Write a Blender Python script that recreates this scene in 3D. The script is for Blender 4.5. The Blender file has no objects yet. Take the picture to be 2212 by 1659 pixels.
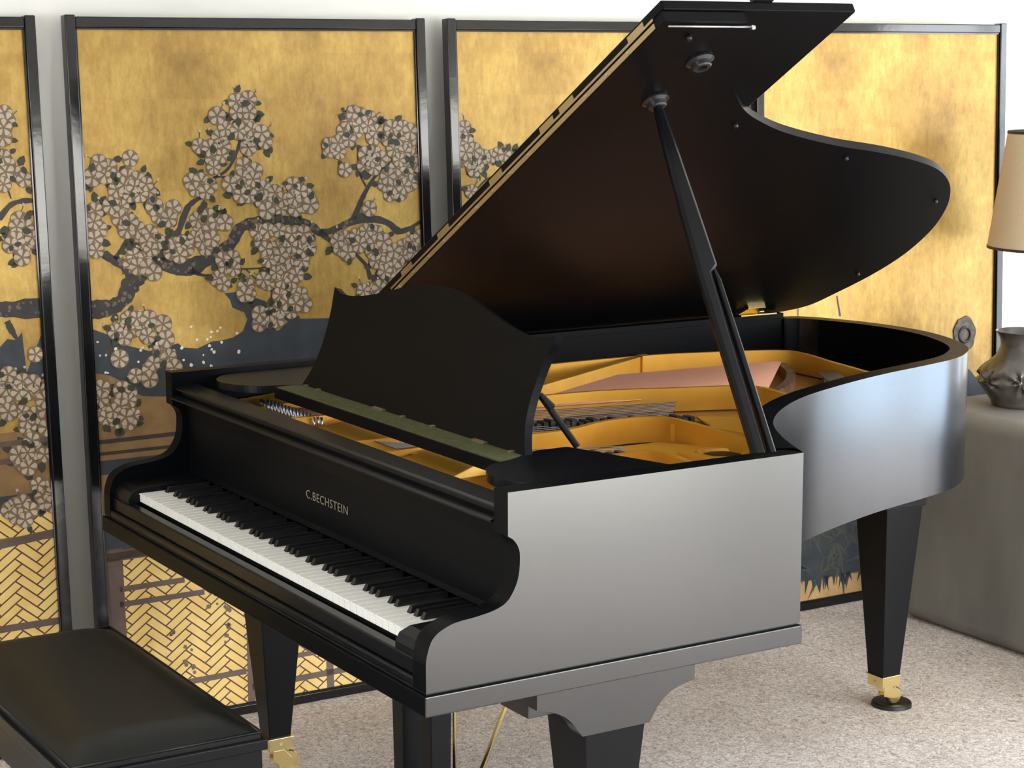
import bpy, bmesh, math, random
from mathutils import Vector, Matrix

# ------------------------------------------------------------------ scene, camera, world, light
scene = bpy.context.scene
COL = scene.collection
scene.view_settings.view_transform = 'Standard'
scene.view_settings.look = 'None'
scene.view_settings.gamma = 1.0
scene.view_settings.use_curve_mapping = False
scene.view_settings.exposure = 0.10

CAM_POS = Vector((4.0906, -1.4326, 1.6438))
YAW, PITCH, ROLL = 1.02347, -0.16381, -0.00245
fw = Vector((-math.sin(YAW)*math.cos(PITCH), math.cos(YAW)*math.cos(PITCH), math.sin(PITCH)))
rt0 = Vector((math.cos(YAW), math.sin(YAW), 0))
up0 = rt0.cross(fw)
rt = math.cos(ROLL)*rt0 + math.sin(ROLL)*up0
up = -math.sin(ROLL)*rt0 + math.cos(ROLL)*up0
cam_data = bpy.data.cameras.new('camera')
cam_data.sensor_width = 36.0
cam_data.lens = 4227.95/2212*36.0
cam_data.clip_start = 0.05
cam = bpy.data.objects.new('camera', cam_data)
COL.objects.link(cam)
M = Matrix.Identity(4)
for i in range(3):
    M[i][0] = rt[i]; M[i][1] = up[i]; M[i][2] = -fw[i]; M[i][3] = CAM_POS[i]
cam.matrix_world = M
scene.camera = cam

world = bpy.data.worlds.new('world')
scene.world = world
world.use_nodes = True
wn = world.node_tree.nodes; wl = world.node_tree.links
wn.clear()
wo = wn.new('ShaderNodeOutputWorld'); wb = wn.new('ShaderNodeBackground')
wtc = wn.new('ShaderNodeTexCoord'); wsx = wn.new('ShaderNodeSeparateXYZ')
wl.new(wtc.outputs['Generated'], wsx.inputs[0])
def wramp(src, stops):
    r = wn.new('ShaderNodeValToRGB'); wl.new(src, r.inputs[0])
    r.color_ramp.elements[0].position = stops[0][0]; r.color_ramp.elements[0].color = (*stops[0][1], 1)
    r.color_ramp.elements[1].position = stops[-1][0]; r.color_ramp.elements[1].color = (*stops[-1][1], 1)
    for p, c in stops[1:-1]:
        e = r.color_ramp.elements.new(p); e.color = (*c, 1)
    return r
wr = wramp(wsx.outputs['Z'], [(0.0, (0.55, 0.55, 0.52)), (0.04, (1.0, 1.0, 0.98)), (0.5, (0.80, 0.90, 1.0))])   # hazy horizon to sky
wr2 = wramp(wsx.outputs['Y'], [(0.55, (1.05, 1.02, 0.97)), (0.92, (0.62, 0.80, 1.08))])                          # bluer away from the sun
wm = wn.new('ShaderNodeMixRGB'); wm.blend_type = 'MULTIPLY'; wm.inputs[0].default_value = 1
wl.new(wr.outputs[0], wm.inputs[1]); wl.new(wr2.outputs[0], wm.inputs[2]); wl.new(wm.outputs[0], wb.inputs['Color'])
wb.inputs['Strength'].default_value = 15.0
wl.new(wb.outputs[0], wo.inputs['Surface'])

X0, X1, Y0, Y1, ZC = -0.502, 4.42, -3.2, 5.4, 2.62   # room

# low sun falling through the right-hand windows on the carpet beside them
sun = bpy.data.lights.new('sun', 'SUN'); sun.energy = 5.0; sun.angle = 0.02; sun.color = (1.0, 0.97, 0.92)
so = bpy.data.objects.new('sun', sun); COL.objects.link(so)
so.rotation_euler = Vector((-0.55, -0.40, -0.95)).to_track_quat('-Z', 'Y').to_euler()

def window_light(name, loc, rot, sx, sy):
    # daylight entering through an opening: a light portal that guides the sky light in
    l = bpy.data.lights.new(name, 'AREA'); l.shape = 'RECTANGLE'; l.size = sx; l.size_y = sy
    l.cycles.is_portal = True
    o = bpy.data.objects.new(name, l); COL.objects.link(o); o.location = loc; o.rotation_euler = rot
    return o

# ------------------------------------------------------------------ materials
def mat(name, color, rough=0.5, metal=0.0, spec=0.5, coat=0.0, coat_rough=0.1, noise=None, bump=None, ior=1.5, aniso=0.0, emis=None):
    m = bpy.data.materials.new(name); m.use_nodes = True
    nt = m.node_tree; b = nt.nodes['Principled BSDF']
    b.inputs['Base Color'].default_value = (*color, 1)
    b.inputs['Roughness'].default_value = rough
    b.inputs['Metallic'].default_value = metal
    b.inputs['IOR'].default_value = ior
    b.inputs['Specular IOR Level'].default_value = spec
    b.inputs['Coat Weight'].default_value = coat
    b.inputs['Coat Roughness'].default_value = coat_rough
    b.inputs['Anisotropic'].default_value = aniso
    tc = nt.nodes.new('ShaderNodeTexCoord')
    if noise:   # (scale vec, colour2, detail, lo, hi)
        mp = nt.nodes.new('ShaderNodeMapping'); mp.inputs['Scale'].default_value = noise[0]
        nt.links.new(tc.outputs['Object'], mp.inputs[0])
        n = nt.nodes.new('ShaderNodeTexNoise'); n.inputs['Scale'].default_value = 1.0; n.inputs['Detail'].default_value = noise[2]
        nt.links.new(mp.outputs[0], n.inputs['Vector'])
        r = nt.nodes.new('ShaderNodeValToRGB')
        r.color_ramp.elements[0].position = noise[3]; r.color_ramp.elements[1].position = noise[4]
        r.color_ramp.elements[0].color = (*color, 1); r.color_ramp.elements[1].color = (*noise[1], 1)
        nt.links.new(n.outputs['Fac'], r.inputs[0]); nt.links.new(r.outputs[0], b.inputs['Base Color'])
    if bump:    # (scale vec, strength, distance)
        mp = nt.nodes.new('ShaderNodeMapping'); mp.inputs['Scale'].default_value = bump[0]
        nt.links.new(tc.outputs['Object'], mp.inputs[0])
        n = nt.nodes.new('ShaderNodeTexNoise'); n.inputs['Scale'].default_value = 1.0; n.inputs['Detail'].default_value = 4.0
        nt.links.new(mp.outputs[0], n.inputs['Vector'])
        bp = nt.nodes.new('ShaderNodeBump'); bp.inputs['Strength'].default_value = bump[1]; bp.inputs['Distance'].default_value = bump[2]
        nt.links.new(n.outputs['Fac'], bp.inputs['Height']); nt.links.new(bp.outputs[0], b.inputs['Normal'])
    return m

M_CASE = mat('satin_black_lacquer', (0.004, 0.0045, 0.006), 0.32, spec=0.2, ior=1.5)
M_RIM = mat('rubbed_bright_rim_lacquer', (0.004, 0.0045, 0.006), 0.21, spec=0.5, ior=1.8, bump=((.9, .9, 9), 0.022, 0.004))  # more reflective copy of the lacquer for the window-lit walls
def vary_rough(m, sc, lo, hi):
    nt = m.node_tree; b = nt.nodes['Principled BSDF']; tc = nt.nodes.new('ShaderNodeTexCoord')
    mp = nt.nodes.new('ShaderNodeMapping'); mp.inputs['Scale'].default_value = sc; nt.links.new(tc.outputs['Object'], mp.inputs[0])
    n = nt.nodes.new('ShaderNodeTexNoise'); n.inputs['Scale'].default_value = 1; n.inputs['Detail'].default_value = 1.5; nt.links.new(mp.outputs[0], n.inputs['Vector'])
    r = nt.nodes.new('ShaderNodeMapRange'); r.inputs['From Min'].default_value = .0; r.inputs['From Max'].default_value = 1.0; r.inputs['To Min'].default_value = lo; r.inputs['To Max'].default_value = hi
    nt.links.new(n.outputs['Fac'], r.inputs[0]); nt.links.new(r.outputs[0], b.inputs['Roughness'])

M_FRONT = mat('dimmed_matt_black_front', (0.0025, 0.003, 0.004), 0.40, spec=0.07, ior=1.5)  # darker, less shiny copy of the lacquer, stands in for shade on front faces
M_INNER = mat('black_inner_lacquer', (0.003, 0.005, 0.010), 0.38, spec=0.3)
M_LID = mat('black_lid_lacquer', (0.003, 0.003, 0.004), 0.36, spec=0.08)
M_WHITEKEY = mat('ivory_key', (0.92, 0.91, 0.87), 0.25, spec=0.5)
M_BLACKKEY = mat('ebony_key', (0.008, 0.008, 0.009), 0.3)
M_GOLDPLATE = mat('gold_painted_iron', (0.84, 0.45, 0.055), 0.42, metal=0.35, noise=((9, 9, 9), (0.74, 0.37, 0.04), 3, .35, .7))
M_BOARD = mat('varnished_soundboard', (0.42, 0.20, 0.06), 0.35, noise=((3, 60, 3), (0.34, 0.15, 0.04), 3, .35, .7))
M_COPPER = mat('copper_wound_string', (0.80, 0.42, 0.30), 0.3, metal=0.9)
M_WIRE = mat('dull_steel_wire', (0.22, 0.21, 0.22), 0.45, metal=0.9)
M_STEEL = mat('steel', (0.62, 0.62, 0.66), 0.3, metal=1.0)
M_BRASS = mat('polished_brass', (0.90, 0.74, 0.36), 0.22, metal=1.0)
M_DBRASS = mat('aged_brass', (0.55, 0.44, 0.26), 0.4, metal=1.0)
M_FELT = mat('green_felt', (0.050, 0.054, 0.012), 0.9, noise=((60, 60, 60), (0.080, 0.085, 0.022), 3, .35, .7))
M_LETTER = mat('dulled_inlay', (0.42, 0.37, 0.30), 0.5, metal=0.7)
M_TEAL = mat('teal_felt', (0.05, 0.13, 0.13), 0.9)
M_DFELT = mat('dark_damper_felt', (0.03, 0.028, 0.028), 0.8, noise=((40, 40, 40), (0.12, 0.10, 0.09), 4, .45, .7))
M_RUBBER = mat('black_rubber', (0.006, 0.006, 0.006), 0.45)
M_LEATHER = mat('black_leather', (0.006, 0.0065, 0.006), 0.38, spec=0.25, bump=((300, 300, 300), 0.15, 0.0006))
M_FRAME = mat('black_lacquer_frame', (0.006, 0.006, 0.007), 0.10, spec=0.45, bump=((6, 6, 9), 0.15, 0.004))
M_WALL = mat('white_wall', (0.86, 0.86, 0.84), 0.8, bump=((60, 60, 60), 0.05, 0.001))
M_FAR = mat('pale_oak_panelling', (0.42, 0.38, 0.34), 0.6, noise=((2, 2, 30), (0.48, 0.43, 0.38), 4, .35, .7))
M_CEIL = mat('white_ceiling', (0.82, 0.82, 0.80), 0.9)
M_CONC = mat('grey_stone_plaster', (0.155, 0.148, 0.138), 0.62, noise=((5, 5, 2.2), (0.22, 0.21, 0.195), 6, .35, .7), bump=((30, 30, 12), 0.12, 0.004))
M_VASE = mat('burnished_dark_clay', (0.035, 0.033, 0.032), 0.26, spec=0.9, noise=((9, 9, 9), (0.11, 0.095, 0.085), 4, .4, .7))
M_SHADE = mat('beige_linen_shade', (0.62, 0.50, 0.35), 0.9, noise=((200, 200, 200), (0.58, 0.46, 0.32), 2, .3, .7))
M_TRIM = mat('dark_shade_trim', (0.03, 0.022, 0.018), 0.6)

def gold_leaf():
    m = bpy.data.materials.new('gold_leaf'); m.use_nodes = True
    nt = m.node_tree; b = nt.nodes['Principled BSDF']
    tc = nt.nodes.new('ShaderNodeTexCoord')
    def noise(sc, det, rough=0.6, dist=0.0):
        mp = nt.nodes.new('ShaderNodeMapping'); mp.inputs['Scale'].default_value = sc
        nt.links.new(tc.outputs['Object'], mp.inputs[0])
        n = nt.nodes.new('ShaderNodeTexNoise'); n.inputs['Scale'].default_value = 1; n.inputs['Detail'].default_value = det
        n.inputs['Roughness'].default_value = rough; n.inputs['Distortion'].default_value = dist
        nt.links.new(mp.outputs[0], n.inputs['Vector']); return n
    def ramp(src, stops):
        r = nt.nodes.new('ShaderNodeValToRGB')
        r.color_ramp.elements[0].position = stops[0][0]; r.color_ramp.elements[0].color = (*stops[0][1], 1)
        r.color_ramp.elements[1].position = stops[-1][0]; r.color_ramp.elements[1].color = (*stops[-1][1], 1)
        for p, c in stops[1:-1]:
            e = r.color_ramp.elements.new(p); e.color = (*c, 1)
        nt.links.new(src, r.inputs[0]); return r
    big = noise((2.6, 1, 2.2), 9, 0.68)
    r1 = ramp(big.outputs['Fac'], [(0.30, (0.22, 0.125, 0.035)), (0.46, (0.43, 0.27, 0.072)), (0.68, (0.62, 0.43, 0.125))])
    # square leaves: each leaf a little lighter or darker
    mp = nt.nodes.new('ShaderNodeMapping'); mp.inputs['Scale'].default_value = (9, 1, 9)
    nt.links.new(tc.outputs['Object'], mp.inputs[0])
    fl = nt.nodes.new('ShaderNodeVectorMath'); fl.operation = 'FLOOR'
    nt.links.new(mp.outputs[0], fl.inputs[0])
    wnz = nt.nodes.new('ShaderNodeTexWhiteNoise'); nt.links.new(fl.outputs[0], wnz.inputs['Vector'])
    r2 = ramp(wnz.outputs['Value'], [(0.0, (0.94, 0.93, 0.90)), (1.0, (1.03, 1.03, 1.02))])
    fib = noise((60, 1, 22), 7, 0.75)
    r3 = ramp(fib.outputs['Fac'], [(0.3, (0.74, 0.69, 0.60)), (0.62, (1.05, 1.05, 1.04))])
    m1 = nt.nodes.new('ShaderNodeMixRGB'); m1.blend_type = 'MULTIPLY'; m1.inputs[0].default_value = 1
    m2 = nt.nodes.new('ShaderNodeMixRGB'); m2.blend_type = 'MULTIPLY'; m2.inputs[0].default_value = 1
    nt.links.new(r1.outputs[0], m1.inputs[1]); nt.links.new(r2.outputs[0], m1.inputs[2])
    nt.links.new(m1.outputs[0], m2.inputs[1]); nt.links.new(r3.outputs[0], m2.inputs[2])
    nt.links.new(m2.outputs[0], b.inputs['Base Color'])
    b.inputs['Metallic'].default_value = 0.35
    b.inputs['Roughness'].default_value = 0.48
    return m
M_GOLD = gold_leaf()
def paint(name, c, rough=0.6, c2=None):
    return mat(name, c, rough, noise=((14, 1, 14), c2 or tuple(x*1.35 for x in c), 5, .35, .7))
M_INK = paint('ink_bark', (0.020, 0.018, 0.018), c2=(0.045, 0.038, 0.034))
M_WATER = paint('indigo_water', (0.020, 0.026, 0.036), c2=(0.040, 0.048, 0.058))
M_PETAL = paint('petal_white', (0.38, 0.31, 0.24), c2=(0.50, 0.43, 0.34))
M_PLINE = paint('petal_outline', (0.15, 0.095, 0.05))
M_LEAF = paint('leaf_dark_green', (0.030, 0.032, 0.018))
M_BARK2 = paint('bark_patch', (0.12, 0.085, 0.06))
M_BUD = paint('bud_white', (0.62, 0.58, 0.48))
M_PBROWN = paint('painted_brown', (0.17, 0.095, 0.035), c2=(0.27, 0.16, 0.06))
M_BEAM = paint('painted_beam', (0.085, 0.052, 0.040), c2=(0.13, 0.085, 0.065))
M_WEAVE = paint('weave_gold', (0.66, 0.43, 0.12), 0.5, c2=(0.78, 0.56, 0.20))
M_WLINE = paint('weave_line', (0.07, 0.03, 0.012))
M_BAMBOO = paint('bamboo_grey_green', (0.040, 0.046, 0.042), c2=(0.07, 0.075, 0.065))
M_OCHRE = paint('painted_ochre', (0.40, 0.25, 0.10))

def carpet():
    m = bpy.data.materials.new('beige_carpet'); m.use_nodes = True
    nt = m.node_tree; b = nt.nodes['Principled BSDF']; b.inputs['Roughness'].default_value = 0.95
    b.inputs['Specular IOR Level'].default_value = 0.15
    tc = nt.nodes.new('ShaderNodeTexCoord')
    n1 = nt.nodes.new('ShaderNodeTexNoise'); n1.inputs['Scale'].default_value = 75; n1.inputs['Detail'].default_value = 5; n1.inputs['Roughness'].default_value = 0.7; n1.inputs['Distortion'].default_value = 1.6
    n2 = nt.nodes.new('ShaderNodeTexNoise'); n2.inputs['Scale'].default_value = 3.2; n2.inputs['Detail'].default_value = 4
    r1 = nt.nodes.new('ShaderNodeValToRGB'); r2 = nt.nodes.new('ShaderNodeValToRGB')
    r1.color_ramp.elements[0].position = 0.36; r1.color_ramp.elements[0].color = (0.36, 0.30, 0.265, 1)
    r1.color_ramp.elements[1].position = 0.60; r1.color_ramp.elements[1].color = (0.88, 0.81, 0.765, 1)
    r2.color_ramp.elements[0].position = 0.30; r2.color_ramp.elements[0].color = (0.84, 0.81, 0.78, 1)
    r2.color_ramp.elements[1].position = 0.6; r2.color_ramp.elements[1].color = (1, 1, 1, 1)
    mx = nt.nodes.new('ShaderNodeMixRGB'); mx.blend_type = 'MULTIPLY'; mx.inputs[0].default_value = 1
    for n in (n1, n2): nt.links.new(tc.outputs['Object'], n.inputs['Vector'])
    nt.links.new(n1.outputs['Fac'], r1.inputs[0]); nt.links.new(n2.outputs['Fac'], r2.inputs[0])
    nt.links.new(r1.outputs[0], mx.inputs[1]); nt.links.new(r2.outputs[0], mx.inputs[2])
    nt.links.new(mx.outputs[0], b.inputs['Base Color'])
    bp = nt.nodes.new('ShaderNodeBump'); bp.inputs['Strength'].default_value = 0.6; bp.inputs['Distance'].default_value = 0.006
    nt.links.new(n1.outputs['Fac'], bp.inputs['Height']); nt.links.new(bp.outputs[0], b.inputs['Normal'])
    return m
M_CARPET = carpet()

# ------------------------------------------------------------------ mesh helpers
class MB:
    """collects shapes; build() links them as ONE mesh object"""
    def __init__(s): s.v = []; s.f = []; s.mi = []; s.sm = []
    def add(s, vs, fs, mi=0, smooth=False):
        n = len(s.v); s.v += [tuple(v) for v in vs]
        for f in fs: s.f.append([i+n for i in f]); s.mi.append(mi); s.sm.append(smooth)
        return s
    def box(s, x0, x1, y0, y1, z0, z1, mi=0):
        vs = [(x, y, z) for z in (z0, z1) for y in (y0, y1) for x in (x0, x1)]
        return s.add(vs, [(0,2,3,1),(4,5,7,6),(0,1,5,4),(2,6,7,3),(0,4,6,2),(1,3,7,5)], mi)
    def frustum(s, c0, h0, c1, h1, mi=0):
        vs = []
        for c, h in ((c0, h0), (c1, h1)):
            for sx, sy in ((-1,-1),(1,-1),(1,1),(-1,1)):
                vs.append((c[0]+sx*h[0], c[1]+sy*h[1], c[2]))
        return s.add(vs, [(0,3,2,1),(4,5,6,7),(0,1,5,4),(1,2,6,5),(2,3,7,6),(3,0,4,7)], mi)
    def prism(s, poly, fn, a, b, mi=0, smooth=False):
        """poly 2D, fn(u,v,t) -> 3D, extruded t from a to b"""
        n = len(poly)
        vs = [fn(u, v, a) for u, v in poly] + [fn(u, v, b) for u, v in poly]
        s.add(vs, [list(range(n))[::-1], list(range(n, 2*n))], mi)
        return s.add(vs, [(i, (i+1) % n, (i+1) % n+n, i+n) for i in range(n)], mi, smooth)
    def tube(s, pts, r, seg=10, mi=0, close=True):
        pts = [Vector(p) for p in pts]; rs = r if isinstance(r, (list, tuple)) else [r]*len(pts)
        vs = []; fs = []
        ref = Vector((0, 0, 1))
        d0 = (pts[-1]-pts[0])
        if d0.length and abs(d0.normalized().z) > 0.9: ref = Vector((1, 0, 0))
        for i, p in enumerate(pts):
            d = (pts[min(i+1, len(pts)-1)] - pts[max(i-1, 0)]).normalized()
            a = d.cross(ref).normalized(); b_ = a.cross(d)
            for k in range(seg):
                t = 2*math.pi*k/seg
                vs.append(p + (a*math.cos(t)+b_*math.sin(t))*rs[i])
        for i in range(len(pts)-1):
            for k in range(seg):
                fs.append((i*seg+k, i*seg+(k+1) % seg, (i+1)*seg+(k+1) % seg, (i+1)*seg+k))
        s.add(vs, fs, mi, True)
        if close:
            s.add(vs, [list(range(seg))[::-1], [len(vs)-seg+k for k in range(seg)]], mi)
        return s
    def lathe(s, prof, c, seg=48, mi=0, axis='z', fn=None):
        vs = []
        for r, h in prof:
            for k in range(seg):
                t = 2*math.pi*k/seg
                rr = fn(r, h, t) if fn else r
                if axis == 'z': vs.append((c[0]+rr*math.cos(t), c[1]+rr*math.sin(t), c[2]+h))
                elif axis == 'x': vs.append((c[0]+h, c[1]+rr*math.cos(t), c[2]+rr*math.sin(t)))
                else: vs.append((c[0]+rr*math.cos(t), c[1]+h, c[2]+rr*math.sin(t)))
        fs = []
        for i in range(len(prof)-1):
            for k in range(seg):
                fs.append((i*seg+k, i*seg+(k+1) % seg, (i+1)*seg+(k+1) % seg, (i+1)*seg+k))
        return s.add(vs, fs, mi, True)
    def build(s, name, mats, parent=None, bevel=0, seg=2, xf=None, recalc=True):
        me = bpy.data.meshes.new(name)
        vs = [xf(*v) for v in s.v] if xf else s.v
        me.from_pydata([tuple(v) for v in vs], [], s.f)
        if not isinstance(mats, (list, tuple)): mats = [mats]
        for m in mats: me.materials.append(m)
        for p, mi, sm in zip(me.polygons, s.mi, s.sm): p.material_index = mi; p.use_smooth = sm
        bm = bmesh.new(); bm.from_mesh(me)
        big = [f for f in bm.faces if len(f.verts) > 14]
        if big: bmesh.ops.triangulate(bm, faces=big, ngon_method='EAR_CLIP')
        bmesh.ops.remove_doubles(bm, verts=bm.verts, dist=1e-6)
        if recalc: bmesh.ops.recalc_face_normals(bm, faces=bm.faces)
        for e in bm.edges:
            if len(e.link_faces) == 2 and e.calc_face_angle(0) > 0.6: e.smooth = False
        bm.to_mesh(me); bm.free()
        o = bpy.data.objects.new(name, me); COL.objects.link(o)
        if parent is not None: o.parent = parent
        if bevel:
            b = o.modifiers.new('bevel', 'BEVEL'); b.width = bevel; b.segments = seg; b.limit_method = 'ANGLE'; b.angle_limit = 0.7
            b.harden_normals = True
        return o

def tag(o, label=None, cat=None, group=None, kind=None):
    if label: o['label'] = label
    if cat: o['category'] = cat
    if group: o['group'] = group
    if kind: o['kind'] = kind
    return o
def empty(name, loc, parent=None):
    o = bpy.data.objects.new(name, None); COL.objects.link(o); o.location = loc; o.empty_display_size = 0.1
    if parent: o.parent = parent
    return o
def shift(loc):
    return lambda x, y, z: (x-loc[0], y-loc[1], z-loc[2])
def smooth_path(P, n=6, closed=False):
    """Catmull-Rom through P"""
    out = []; m = len(P)
    for i in range(m-1):
        p0 = P[max(i-1, 0)]; p1 = P[i]; p2 = P[i+1]; p3 = P[min(i+2, m-1)]
        for k in range(n):
            t = k/n
            out.append(tuple(0.5*((2*b)+(-a+c)*t+(2*a-5*b+4*c-d)*t*t+(-a+3*b-3*c+d)*t**3) for a, b, c, d in zip(p0, p1, p2, p3)))
    out.append(tuple(P[-1])); return out
def offset_path(P, d):
    out = []
    for i, p in enumerate(P):
        a = P[max(i-1, 0)]; b = P[min(i+1, len(P)-1)]
        t = Vector((b[0]-a[0], b[1]-a[1])).normalized()
        out.append((p[0]-t.y*d, p[1]+t.x*d))
    return out

# ------------------------------------------------------------------ room
def wall_with_holes(name, axis, pos, thick, u0, u1, holes, mats=M_WALL):
    """wall panel in (u, z); holes = [(u0,u1,z0,z1)] sorted"""
    mb = MB()
    def bx(a, b, c, d):
        if b-a < 1e-4 or d-c < 1e-4: return
        lo, hi = sorted((pos, pos+thick))
        if axis == 'x': mb.box(lo, hi, a, b, c, d)
        else: mb.box(a, b, lo, hi, c, d)
    u = u0
    for a, b, c, d in holes:
        bx(u, a, 0, ZC); bx(a, b, 0, c); bx(a, b, d, ZC); u = b
    bx(u, u1, 0, ZC)
    return tag(mb.build(name, mats), kind='structure')
tag(MB().box(X0-.1, X1+.1, Y0-.1, Y1+.1, -0.05, 0).build('floor', M_CARPET), kind='structure')
tag(MB().box(X0-.1, X1+.1, Y0-.1, Y1+.1, ZC, ZC+0.05).build('ceiling', M_CEIL), kind='structure')
wall_with_holes('wall_left', 'x', X0, -0.1, Y0-.1, Y1+.1, [])
RW = [(1.0, 2.9, 0.04, 1.95), (3.1, 5.0, 0.04, 1.95)]
BW = [(-0.05, 0.30, 0.04, 2.10), (1.3, 2.95, 0.04, 2.10)]
FW = [(1.5, 3.3, 0.9, 2.15)]
wall_with_holes('wall_right', 'x', X1, 0.1, Y0-.1, Y1+.1, RW)
wall_with_holes('wall_back', 'y', Y1, 0.1, X0-.1, X1+.1, BW)
wall_with_holes('wall_front', 'y', Y0, -0.1, X0-.1, X1+.1, FW, M_FAR)
n = 1
for ax, hs in (('x', RW), ('y', BW), ('f', FW)):
    for a, b, c, d in hs:
        mb = MB(); p = {'x': X1+0.05, 'y': Y1+0.05, 'f': Y0-0.05}[ax]; t = 0.03; w = 0.05
        for (u0, u1, z0, z1) in [(a, b, c, c+w), (a, b, d-w, d), (a, a+w, c, d), (b-w, b, c, d), ((a+b)/2-w/2, (a+b)/2+w/2, c, d)]:
            if ax == 'x': mb.box(p-t, p+t, u0, u1, z0, z1)
            else: mb.box(u0, u1, p-t, p+t, z0, z1)
        tag(mb.build('window_%d' % n, M_WALL), kind='structure'); n += 1
        if ax == 'x': window_light('window_daylight', (X1+0.12, (a+b)/2, (c+d)/2), (0, math.pi/2, 0), d-c, b-a)
        elif ax == 'f': window_light('window_daylight', ((a+b)/2, Y0-0.12, (c+d)/2), (math.pi/2, 0, 0), b-a, d-c)
        else: window_light('window_daylight', ((a+b)/2, Y1+0.12, (c+d)/2), (-math.pi/2, 0, 0), b-a, d-c)

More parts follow.
